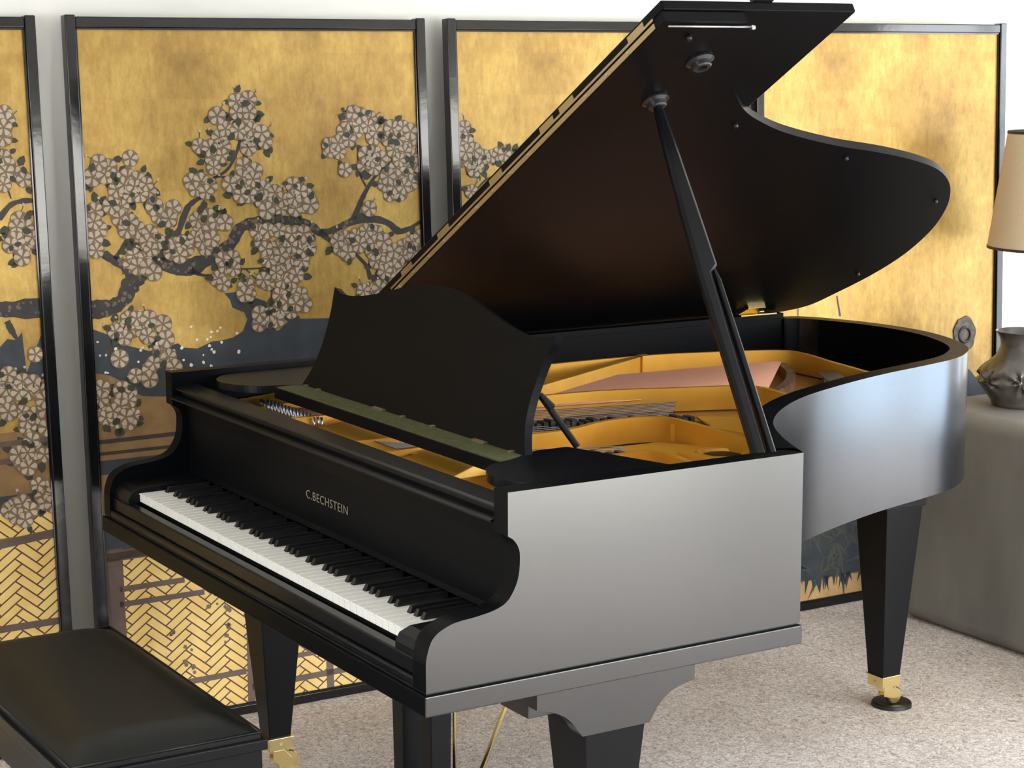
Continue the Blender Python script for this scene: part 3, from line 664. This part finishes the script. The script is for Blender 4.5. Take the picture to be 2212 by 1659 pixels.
# maker's name
tcv = bpy.data.curves.new('maker_name', 'FONT'); tcv.body = 'C.BECHSTEIN'; tcv.size = .0230; tcv.extrude = .0003; tcv.offset = -.0001
tcv.align_x = 'CENTER'; tcv.space_character = 1.12
to = bpy.data.objects.new('maker_name_text', tcv); COL.objects.link(to)
to.matrix_world = Matrix.Translation((.7372, .1893, .7945)) @ Matrix.Rotation(math.pi/2, 4, 'X')
bpy.context.view_layer.update()
dg = bpy.context.evaluated_depsgraph_get()
me = bpy.data.meshes.new_from_object(to.evaluated_get(dg)); me.transform(to.matrix_world)
xs = [v.co.x for v in me.vertices]; zs = [v.co.z for v in me.vertices]; cx = (min(xs)+max(xs))/2
sx = .182/(max(xs)-min(xs)); sz = .0170/(max(zs)-min(zs)); z0 = min(zs)
for v in me.vertices: v.co.x = (v.co.x-cx)*sx+.7372; v.co.z = (v.co.z-z0)*sz+.7915
bpy.data.objects.remove(to)
me.materials.clear(); me.materials.append(M_LETTER)
nm = bpy.data.objects.new('maker_name', me); COL.objects.link(nm); nm.parent = fb
nm['label'] = 'brass inlaid maker name in capital letters'
# ledges above the fallboard
MB().prism([(.147, .9045), (.147, .908), (.160, .9125), (.20, .9125), (.20, .9045)], lambda u, v, t: (t, u, v), RT-.007, W-RT-.001).build('fallboard_lip', M_CASE, P, bevel=.001)
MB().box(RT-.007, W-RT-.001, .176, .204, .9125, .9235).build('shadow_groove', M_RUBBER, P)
MB().prism([(.160, .9235), (.160, .928), (.166, .9305), (.214, .9315), (.214, .88), (.205, .88), (.205, .9235)], lambda u, v, t: (t, u, v), RT-.007, W-RT-.001).build('stretcher', M_CASE, P, bevel=.001)

# --- inside: iron plate, strings
ZP = .852
def wall_rib(mb, path, h0, h1, t=.010, mi=0):
    """upright rib following path [(x, y, ztop)]"""
    pts = smooth_path(path, 6)
    Lp = offset_path([(a, b) for a, b, c in pts], t/2); Rp = offset_path([(a, b) for a, b, c in pts], -t/2)
    for i in range(len(pts)-1):
        z0, z1 = pts[i][2], pts[i+1][2]; zb = h0
        vs = [(*Lp[i], zb), (*Lp[i+1], zb), (*Lp[i+1], z1), (*Lp[i], z0), (*Rp[i], zb), (*Rp[i+1], zb), (*Rp[i+1], z1), (*Rp[i], z0)]
        mb.add(vs, [(0,1,2,3),(5,4,7,6),(3,2,6,7)], mi, True)
    for i in (0, len(pts)-1):
        z = pts[i][2]; mb.add([(*Lp[i], h0), (*Rp[i], h0), (*Rp[i], z), (*Lp[i], z)], [(0,1,2,3)], mi)
mb = MB()
# flat webs of the plate
mb.prism([(.80, .46), (W-RT-.004, .46), (W-RT-.004, .79), (1.15, .93), (1.04, 1.05), (.985, 1.03), (.90, 1.0), (.80, .93)], lambda u, v, t: (u, v, t), ZP-.006, ZP)
mb.prism([(.60, 1.18), (.985, 1.03), (1.02, 1.07), (.94, 1.25), (.87, 1.42), (.76, 1.40)], lambda u, v, t: (u, v, t), ZP-.006, ZP)
mb.prism([(.040, .24), (.125, .24), (.125, 1.75), (.2, 1.80), (.45, 1.81), (.60, 1.72), (.66, 1.74), (.55, 1.86), (.3, 1.93), (.045, 1.88)], lambda u, v, t: (u, v, t), ZP-.010, ZP-.004)
# front web over the pin block
mb.prism([(.045, .235), (W-RT-.004, .235), (W-RT-.004, .47), (.045, .47)], lambda u, v, t: (u, v, t), ZP+.010, ZP+.020)
plate = mb.build('iron_plate', M_GOLDPLATE, P, bevel=.002)
mb = MB()
wall_rib(mb, [(.072, .50, .905), (.066, 1.0, .905), (.060, 1.40, .903), (.100, 1.60, .902), (.160, 1.77, .901), (.225, 1.80, .899), (.340, 1.795, .893), (.450, 1.800, .885), (.54, 1.79, .880)], ZP-.006, 0, .012)
mb.build('plate_flange', M_GOLDPLATE, plate)
mb = MB()
wall_rib(mb, [(.40, .25, .905), (.405, .60, .903), (.417, .87, .90), (.435, 1.04, .90), (.505, 1.235, .90), (.548, 1.345, .90), (.578, 1.385, .897), (.655, 1.40, .889), (.735, 1.395, .880), (.80, 1.40, .872)], ZP-.006, 0, .014)
mb.build('plate_strut', M_GOLDPLATE, plate)
mb = MB()
wall_rib(mb, [(.80, .25, .90), (.80, .50, .903), (.796, .69, .90), (.757, .81, .90), (.752, .90, .90), (.782, .96, .90), (.86, .985, .895), (.985, 1.005, .885), (1.07, 1.02, .872)], ZP-.006, 0, .014)
mb.build('plate_strut', M_GOLDPLATE, plate)
mb = MB()
wall_rib(mb, [(1.10, .25, .90), (1.09, .50, .902), (1.055, .69, .90), (1.082, .737, .90), (1.148, .745, .895), (1.19, .745, .888), (1.26, .77, .87)], ZP-.006, 0, .014)
mb.build('plate_strut', M_GOLDPLATE, plate)
# diagonal bar bolted to the flange
mb = MB()
A = Vector((.062, 1.40, 0)); B = Vector((.395, .80, 0)); d = (B-A).normalized(); nn = Vector((-d.y, d.x, 0))*.012
vs = []
for q, z0, z1 in ((A, .862, .903), (B, .860, .906)):
    for sgn in (-1, 1):
        vs += [(q.x+sgn*nn.x, q.y+sgn*nn.y, z0), (q.x+sgn*nn.x, q.y+sgn*nn.y, z1)]
mb.add(vs, [(0,1,5,4),(2,6,7,3),(1,3,7,5),(0,4,6,2),(0,2,3,1),(4,5,7,6)])
mb.box(.055, .085, 1.395, 1.425, .855, .906)
mb.build('plate_bar', M_GOLDPLATE, plate, bevel=.002)
# rim of the sound hole, small ribs
MB().lathe([(.040, 0), (.043, .006), (.052, .008), (.058, .004), (.060, 0)], (.985, .960, ZP), 40).build('plate_port', M_GOLDPLATE, plate)
MB().lathe([(.001, .0006), (.040, .0006)], (.985, .960, ZP), 40).build('port_opening', M_RUBBER, plate)
for a, b in (((.80, .965), (.915, 1.09)), ((1.05, .80), (1.115, .86))):
    mb = MB(); wall_rib(mb, [(a[0], a[1], .888), ((a[0]+b[0])/2, (a[1]+b[1])/2, .884), (b[0], b[1], .872)], ZP-.002, 0, .014)
    mb.build('plate_rib', M_GOLDPLATE, plate)
# wedges of raised web between the strings at the front
for x0, x1, x2, x3, z0, z1 in ((.045, .16, .045, .22, .016, .030), (.44, .60, .46, .74, .010, .040), (.83, 1.06, .80, .98, .010, .038), (1.12, 1.42, 1.14, 1.42, .006, .030)):
    mb = MB(); a, b = ZP+.0202, ZP+.0202
    vs = [(x0, .24, a), (x1, .24, a), (x3, .45, b), (x2, .45, b), (x0+.01, .25, a+z0), (x1-.01, .25, a+z0), (x3-.01, .44, b+z1), (x2+.01, .44, b+z1)]
    mb.add(vs, [(0,3,2,1),(4,5,6,7),(0,1,5,4),(1,2,6,5),(2,3,7,6),(3,0,4,7)])
    mb.build('plate_web', M_GOLDPLATE, plate, bevel=.003)

def strings(name, m, A0, A1, B0, B1, n, r, z0, z1):
    mb = MB()
    for i in range(n):
        t = i/(n-1)
        a = (A0[0]+(A1[0]-A0[0])*t, A0[1]+(A1[1]-A0[1])*t, z0); b = (B0[0]+(B1[0]-B0[0])*t, B0[1]+(B1[1]-B0[1])*t, z1)
        mb.tube([a, b], r, 5, close=False)
    return tag(mb.build(name, m, P), kind='stuff')
strings('bass_strings', M_COPPER, (.12, .46), (.395, .46), (.165, 1.78), (.505, 1.46), 34, .0014, .882, .872)
strings('tenor_strings', M_WIRE, (.42, .46), (.78, .46), (.50, 1.20), (.74, 1.0), 18, .0011, .884, .868)
strings('treble_strings', M_WIRE, (.82, .46), (1.38, .46), (.86, .80), (1.20, .66), 26, .0009, .884, .866)
strings('bass_strings', M_COPPER, (.14, .335), (.43, .335), (.12, .46), (.395, .46), 24, .0013, .888, .884)
strings('tenor_strings', M_WIRE, (.62, .335), (.82, .335), (.60, .46), (.78, .46), 26, .0011, .892, .884)
mb = MB()
for i in range(16):
    x = .15+i*.0178
    for y in (.318, .332): mb.tube([(x+(.008 if y > .32 else 0), y, .872), (x+(.008 if y > .32 else 0), y, .904)], .0036, 7)
tag(mb.build('tuning_pins', M_STEEL, P), kind='stuff')
# bridge and felts at the tail
mb = MB()
wall_rib(mb, [(.52, 1.45, .8685), (.42, 1.59, .8685), (.30, 1.70, .8685), (.17, 1.775, .8685)], .842, 0, .022)
mb.build('bass_bridge', mat('bridge_maple', (0.16, 0.09, 0.05), 0.4, noise=((60, 60, 60), (0.30, 0.20, 0.14), 3, .4, .6)), P)
tag(MB().prism([(.34, 1.765), (.38, 1.735), (.60, 1.56), (.63, 1.59), (.43, 1.77)], lambda u, v, t: (u, v, t), .862, .868).build('hitch_felt', M_TEAL, P, bevel=.002), 'teal felt strip under the string ends')
mb = MB()
for i in range(24):
    t = i/23; mb.box(.36+.27*t-.002, .36+.27*t+.002, 1.745-.165*t, 1.80-.165*t, .868, .873)
tag(mb.build('string_loops', M_STEEL, P), kind='stuff')
MB().prism([(.46, 1.79), (.68, 1.60), (.735, 1.62), (.70, 1.75), (.57, 1.85)], lambda u, v, t: (u, v, t), .846, .866).build('tail_block', mat('worn_bronze_paint', (0.12, 0.09, 0.065), 0.35, metal=0.4), P, bevel=.003)
# dampers
def dampers(x0, y0, x1, y1, n, z):
    mb = MB()
    for i in range(n):
        t = i/(n-1); x = x0+(x1-x0)*t; y = y0+(y1-y0)*t
        mb.box(x-.015, x+.015, y-.0058, y+.0058, z-.022, z-.006+.003*((i*7) % 3))
    return tag(mb.build('dampers', M_DFELT, P), kind='stuff')
dampers(.60, .70, .735, 1.06, 26, .888)
dampers(.90, .60, 1.035, .78, 14, .886)
tag(MB().prism([(.12, .462), (1.40, .462), (1.40, .50), (.60, .545), (.12, .545)], lambda u, v, t: (u, v, t), .886, .902).build('damper_rail', M_DFELT, P, bevel=.003), None)

# --- music desk
ZS = .952
mb = MB()
rb = [(1.42, .30), (1.405, .262), (1.375, .235), (1.335, .220), (1.29, .226), (1.25, .246), (1.225, .275), (1.21, .32)]
rb = smooth_path(rb, 4) + [(1.165, .40), (1.165, .467), (1.40, .535), (1.424, .535)]
mb.prism(rb, lambda u, v, t: (u, v, t), ZS-.016, ZS)
mb.build('desk_side_board', M_CASE, P, bevel=.0015)
lb = [(W-a, b) for a, b in rb]
MB().prism(lb, lambda u, v, t: (u, v, t), ZS-.016, ZS).build('desk_side_board', M_CASE, P, bevel=.0015)
MB().box(.262, 1.24, .299, .375, ZS-.027, ZS-.003).build('desk_shelf', M_CASE, P, bevel=.001)
tag(MB().box(.275, 1.228, .301, .372, ZS-.003, ZS-.0005).build('shelf_felt', M_FELT, P), 'green felt strip')
mb = MB()
for x in (.30, .36, .62, .74, .86, 1.02, 1.15): MB().box(x, x+(.045 if x in (.62, 1.02) else .010), .350, .362, ZS-.0005, ZS+.003).build('desk_hinge', M_DBRASS, P)
desk = [(0.278, 0.0), (0.299, 0.035), (0.312, 0.078), (0.313, 0.13), (0.306, 0.177), (0.297, 0.205), (0.293, 0.222), (0.304, 0.2185), (0.336, 0.2115), (0.39, 0.212), (0.461, 0.222), (0.534, 0.238), (0.604, 0.254), (0.675, 0.266), (0.737, 0.270)]
left = smooth_path(desk[:7], 4) + smooth_path(desk[6:], 4)[1:]
full = left + [(W-a, b) for a, b in left[::-1][1:]]
cosd = 1/math.sqrt(1+.36**2); sind = .36*cosd
def dk(u, v, t): return (u, .358+v*sind+t*cosd, ZS+v*cosd-t*sind)
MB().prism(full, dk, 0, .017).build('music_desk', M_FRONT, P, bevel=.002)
for x in (1.150, W-1.150):
    dx = .045 if x > W/2 else -.045
    a = Vector((x, .418, 1.050)); b = Vector((x+dx, .470, ZS+.004))
    MB().tube([a, a*.75+b*.25+Vector((0, .004, 0)), a*.7+b*.3, b], [.006, .009, .0065, .0065], 8).build('desk_prop', M_CASE, P)

# --- lid, hinged along the bass side
TL = math.radians(29.87); cl, sl = math.cos(TL), math.sin(TL)
def lidp(X, Y, N): return (X*cl-N*sl, Y, ZR+.015+X*sl+N*cl)
LO = [(1.4744, .774), (1.372, .821), (1.286, .872), (1.205, .934), (1.140, 1.000), (1.088, 1.080), (1.036, 1.185), (.976, 1.354), (.933, 1.517), (.890, 1.650), (.841, 1.762), (.780, 1.850), (.708, 1.921), (.614, 1.987), (.490, 2.045), (.349, 2.075), (.221, 2.067), (.094, 2.025), (.02, 1.985), (-.012, 1.90)]
LOS = smooth_path(LO, 6)
lidpoly = [(-.012, .594), (1.4744, .594)] + LOS
lid = MB(); lid.prism(lidpoly, lidp, 0, .019); lid = lid.build('lid', M_LID, P, bevel=.002)
fl = MB(); fl.prism([(-.010, .596), (1.478, .596), (1.478, 1.035), (-.010, 1.035)], lidp, .021, .040)
fl = fl.build('lid_flap', M_LID, P, bevel=.003)
MB().prism([(1.470, .80), (1.484, .80), (1.484, .845), (1.470, .845)], lidp, .040, .048).build('flap_bumper', M_RUBBER, fl)
# long brass hinge on the front edge
mb = MB(); mb.prism([(.30, .5935), (1.446, .5935), (1.446, .5915), (.30, .5915)], lidp, .0015, .0115)
mb.prism([(.30, .5935), (1.446, .5935), (1.446, .592), (.30, .592)], lidp, .0165, .0215)
for X in (.36, .55, .80, 1.02, 1.10, 1.36):
    mb.prism([(X, .5955), (X+.055, .5955), (X+.055, .5935), (X, .5935)], lidp, .021, .033)
mb.build('lid_seam_hinge', M_DBRASS, lid)
for i in range(14):
    X = .34+i*.078
    MB().prism([(X-.003, .5915), (X+.003, .5915), (X+.003, .5903), (X-.003, .5903)], lidp, .004, .009).build('hinge_screw', M_STEEL, lid)
mb = MB(); mb.tube([lidp(1.463, .606, -.004), lidp(1.463, .79, -.004)], .0022, 8); mb.tube([lidp(1.463, .788, -.005), lidp(1.463, .796, -.005)], .005, 10)
mb.build('lock_rod', M_STEEL, lid)
for X, Y in ((1.425, .676), (1.086, 1.012), (.920, 1.429), (.668, 1.905), (.236, 1.995), (1.30, .66)):
    if X == 1.30: continue
    c = Vector(lidp(X, Y, 0)); e_ = Vector(lidp(X, Y, -.010))
    MB().tube([c, e_], [.006, .0045], 10).build('lid_buffer', M_RUBBER, lid)
M_CUP = mat('nickel_cup', (0.10, 0.10, 0.11), 0.22, metal=0.8)
def cup(X, Y):
    mb = MB(); pr = [(.001, 0), (.026, 0), (.027, -.004), (.019, -.008), (.0185, -.016), (.016, -.018), (.010, -.018), (.009, -.006), (.001, -.006)]
    vs = []; seg = 28; fs = []
    for r, h in pr:
        for k in range(seg): vs.append(lidp(X+r*math.cos(2*math.pi*k/seg), Y+r*math.sin(2*math.pi*k/seg), h))
    for i in range(len(pr)-1):
        for k in range(seg): fs.append((i*seg+k, i*seg+(k+1) % seg, (i+1)*seg+(k+1) % seg, (i+1)*seg+k))
    mb.add(vs, fs, 0, True)
    return mb.build('prop_cup', M_CUP, lid)
cup(1.191, .750); cup(1.340, .757)
# lid prop
top = Vector(lidp(1.191, .750, -.010)); bot = Vector((1.430, .712, ZR-.012))
ax = (bot-top).normalized(); view = (CAM_POS-(top+bot)/2).normalized()
sx_ = Vector((.35, .94, 0)); sx_ = (sx_-ax*sx_.dot(ax)).normalized(); sy_ = ax.cross(sx_)
Ls = (bot-top).length
def stick(mb, prof, x0f, d):
    vs = []; fs = []
    for t, a, b, c in prof:    # t along, a..b across, c half depth
        p = top+ax*(t*Ls)
        m = min(.25*(b-a), .006)
        for u, w in ((a+m, -c), (b-m, -c), (b, -c*.5), (b, c*.5), (b-m, c), (a+m, c), (a, c*.5), (a, -c*.5)):
            vs.append(p+sx_*u+sy_*w)
    n = len(prof)
    for i in range(n-1):
        for k in range(8): fs.append((i*8+k, i*8+(k+1) % 8, (i+1)*8+(k+1) % 8, (i+1)*8+k))
    fs += [tuple(range(8))[::-1], tuple((n-1)*8+k for k in range(8))]
    mb.add(vs, fs, 0, False)
mb = MB(); stick(mb, [(0, -.007, .007, .007), (.03, -.010, .010, .009), (.15, -.014, .013, .012), (.35, -.019, .017, .013), (.48, -.022, .019, .014), (.50, -.022, .004, .014), (1.0, -.022, .003, .014)], 0, 0)
prop = mb.build('lid_prop', M_CASE, P, bevel=.0015)
mb = MB(); stick(mb, [(.485, .0065, .014, .008), (.52, .0065, .0185, .010), (.70, .0065, .020, .011), (1.0, .0065, .0215, .011)], 0, 0)
mb.build('short_prop', M_CASE, prop, bevel=.0015)
MB().box(.002, .034, .594, 1.89, ZR+.0002, ZR+.0142).build('hinge_rail', M_LID, P)
# lid hinges on the bass side
for y in (1.80, .75):
    mb = MB(); mb.box(.006, .044, y-.060, y+.060, ZR+.0142, ZR+.0185)
    mb.tube([(.004, y-.045, ZR+.018), (.004, y+.045, ZR+.018)], .005, 10)
    mb.prism([(.012, y-.055), (.060, y-.045), (.060, y+.012), (.012, y+.012)], lidp, -.009, .0005)
    mb.build('lid_hinge', M_BRASS, P, bevel=.0008)

# --- legs
def bracket(mb, x0, x1, flip=False):
    pr = [(.221, ZB), (.221, .580)] + smooth_path([(.246, .574), (.272, .562), (.292, .545), (.304, .528), (.312, .5185)], 4) + smooth_path([(.450, .5185), (.458, .532), (.474, .552), (.500, .569), (.545, .580)], 4) + [(.545, ZB)]
    mb.prism(pr, lambda u, v, t: (t, u, v), x0, x1)
def leg_of(o): return o.parent
def caster(parent, cx, cy, z0, zw):
    """brass ferrule, fork and wheel; z0 ferrule top, zw carpet or cup level under the wheel"""
    h = .029
    mb = MB(); mb.box(cx-h, cx+h, cy-h, cy+h, z0-.031, z0-.003); mb.box(cx-h-.004, cx+h+.004, cy-h-.004, cy+h+.004, z0-.004, z0)
    fer = mb.build('ferrule', M_BRASS, parent, bevel=.0012)
    MB().tube([(cx+h, cy, z0-.016), (cx+h+.0012, cy, z0-.016)], .0032, 8).build('ferrule_screw', M_DBRASS, leg_of(fer)); MB().tube([(cx, cy-h, z0-.016), (cx, cy-h-.0012, z0-.016)], .0032, 8).build('ferrule_screw', M_DBRASS, leg_of(fer))
    rw = (z0-.031-zw)*.45; wx, wy = cx+.010, cy+.024; zc = zw+rw
    mb = MB()
    mb.tube([(cx, cy, z0-.031), (cx, cy, z0-.045)], .016, 16)
    for sx in (-.013, .010):
        mb.prism([(cy-.016, z0-.033), (cy+.012, z0-.033), (wy+rw*.25, zc+rw*.35), (wy+rw*.2, zc-rw*.25), (wy-rw*.3, zc-rw*.3), (cy-.016, zc+.004)], lambda u, v, t: (t, u, v), wx+sx, wx+sx+.003)
    fork = mb.build('caster_fork', M_BRASS, parent, bevel=.0006)
    MB().lathe([(.001, -.009), (rw-.003, -.009), (rw, -.006), (rw, .006), (rw-.003, .009), (.001, .009)], (wx, wy, zc), 32, axis='x').build('caster_wheel', M_BRASS, parent)
def front_leg(cx, cy, outer):
    o = MB(); o.frustum((cx, cy, .090), (.027, .027), (cx, cy, .5185), (.060, .062)); o.box(cx-.060, cx+.060, cy-.062, cy+.062, .5185, ZB)
    leg = o.build('leg', M_CASE, P, bevel=.0025)
    mb = MB(); a, b = (1.345, 1.4544) if outer else (.02, .13)
    bracket(mb, b-.030 if outer else a, b if outer else a+.030)
    mb.build('leg_bracket', M_RIM, leg, bevel=.002)
    mb = MB(); mb.prism([(.30, ZB)] if False else [(cx-.085, ZB), (cx-.085, .592), (cx-.066, .575), (cx-.060, .555), (cx+.030, .555), (cx+.030, ZB)], lambda u, v, t: (u, t, v), .224, .30)
    if outer: mb.build('leg_bracket', M_RIM, leg, bevel=.002)
    caster(leg, cx, cy, .092, .0)
front_leg(1.391, .381, True)
front_leg(.062, .373, False)
cx, cy = .452, 1.902
o = MB(); o.frustum((cx, cy, .085), (.029, .029), (cx, cy, .535), (.060, .060)); o.box(cx-.066, cx+.066, cy-.066, cy+.066, .535, .560); o.box(cx-.075, cx+.075, cy-.075, cy+.075, .560, ZK1)
leg = o.build('leg', M_CASE, P, bevel=.0025)
caster(leg, cx, cy, .088, .0065)
cupo = MB().lathe([(.001, .006), (.024, .006), (.034, .008), (.045, .012), (.048, .012), (.051, .009), (.052, 0), (.001, 0)], (0, 0, 0), 40)
cupo = cupo.build('caster_cup', M_RUBBER); cupo.location = (cx+.006, cy+.024, 0)
tag(cupo, 'round black cup on the carpet under the brass caster of the tail leg', 'caster cup')

# --- pedal lyre
xs1, xs2, yl = .645, .765, .385
mb = MB(); mb.frustum((xs1, yl+.026, .12), (.020, .022), (xs1, yl+.026, ZB), (.029, .026))
post = mb.build('lyre_post', M_CASE, P, bevel=.002)
mb = MB(); mb.frustum((xs2, yl+.026, .12), (.020, .022), (xs2, yl+.026, ZB), (.029, .026)); mb.build('lyre_post', M_CASE, P, bevel=.002)
MB().box(.575, .835, yl-.03, yl+.10, .075, .125).build('pedal_box', M_CASE, P, bevel=.004)
MB().box(.575, .835, yl-.01, yl+.07, ZB-.02, ZB).build('lyre_block', M_CASE, P, bevel=.002)
for x in (.645, .705, .765):
    mb = MB(); mb.prism([(x-.010, yl-.03), (x+.010, yl-.03), (x+.017, yl-.10), (x+.012, yl-.125), (x-.012, yl-.125), (x-.017, yl-.10)], lambda u, v, t: (u, v, t), .088, .098)
    mb.build('pedal', M_BRASS, P, bevel=.002)
MB().tube([(.752, .462, .125), (.752, .462, ZB)], .0042, 10).build('pedal_rod', M_BRASS, P)
MB().tube([(.72, .507, .10), (.72, .748, ZB)], .0055, 10).build('lyre_brace', M_BRASS, P)
MB().box(.585, .825, yl+.09, yl+.13, .085, .11).build('brace_foot', M_CASE, P)

# ------------------------------------------------------------------ bench
bx0, bx1, by0, by1, bz = .380, 1.136, -.478, -.122, .500
B = empty('piano_bench', ((bx0+bx1)/2, (by0+by1)/2, 0))
tag(B, 'black piano bench with a padded leather seat, in the lower left corner', 'bench')
sb = shift(B.location)
mb = MB(); mb.box(bx0, bx1, by0, by1, bz-.020, bz); mb.build('seat_board', M_CASE, B, bevel=.003, xf=sb)
mb = MB(); mb.box(bx0+.008, bx1-.008, by0+.008, by1-.008, bz-.090, bz-.020); mb.build('apron', M_CASE, B, bevel=.002, xf=sb)
# cushion: pillowed top
nx, ny = 64, 36; vs = []; fs = []
ix0, ix1, iy0, iy1 = bx0+.010, bx1-.010, by0+.010, by1-.010
for j in range(ny+1):
    for i in range(nx+1):
        u = i/nx*2-1; v = j/ny*2-1
        e1 = min(1, (1-abs(u))*(ix1-ix0)/2/.085); e2 = min(1, (1-abs(v))*(iy1-iy0)/2/.085)
        def prof(e): return math.sin(e*math.pi/2)**.75 if e > 0 else 0
        z = bz+.010+.026*prof(e1)*prof(e2)+.006*(1-u*u)*(1-v*v)
        vs.append((ix0+(ix1-ix0)*i/nx, iy0+(iy1-iy0)*j/ny, z))
for j in range(ny):
    for i in range(nx):
        a = j*(nx+1)+i; fs.append((a, a+1, a+nx+2, a+nx+1))
mb = MB(); mb.add(vs, fs, 0, True)
mb.prism([(ix0, iy0), (ix1, iy0), (ix1, iy1), (ix0, iy1)], lambda u, v, t: (u, v, t), bz, bz+.010)
cush = mb.build('seat_cushion', M_LEATHER, B, xf=sb)
pz = bz+.011
mb = MB()
for a, b in (((ix0, iy0), (ix1, iy0)), ((ix1, iy0), (ix1, iy1)), ((ix1, iy1), (ix0, iy1)), ((ix0, iy1), (ix0, iy0))):
    mb.tube([(a[0], a[1], pz), (b[0], b[1], pz)], .0032, 8)
mb.build('piping', M_LEATHER, cush, xf=sb)
for x in (bx0+.036, bx1-.036):
    for y in (by0+.036, by1-.036):
        mb = MB(); mb.frustum((x, y, 0), (.018, .018), (x, y, bz-.085), (.027, .027)); mb.build('leg', M_CASE, B, bevel=.002, xf=sb)
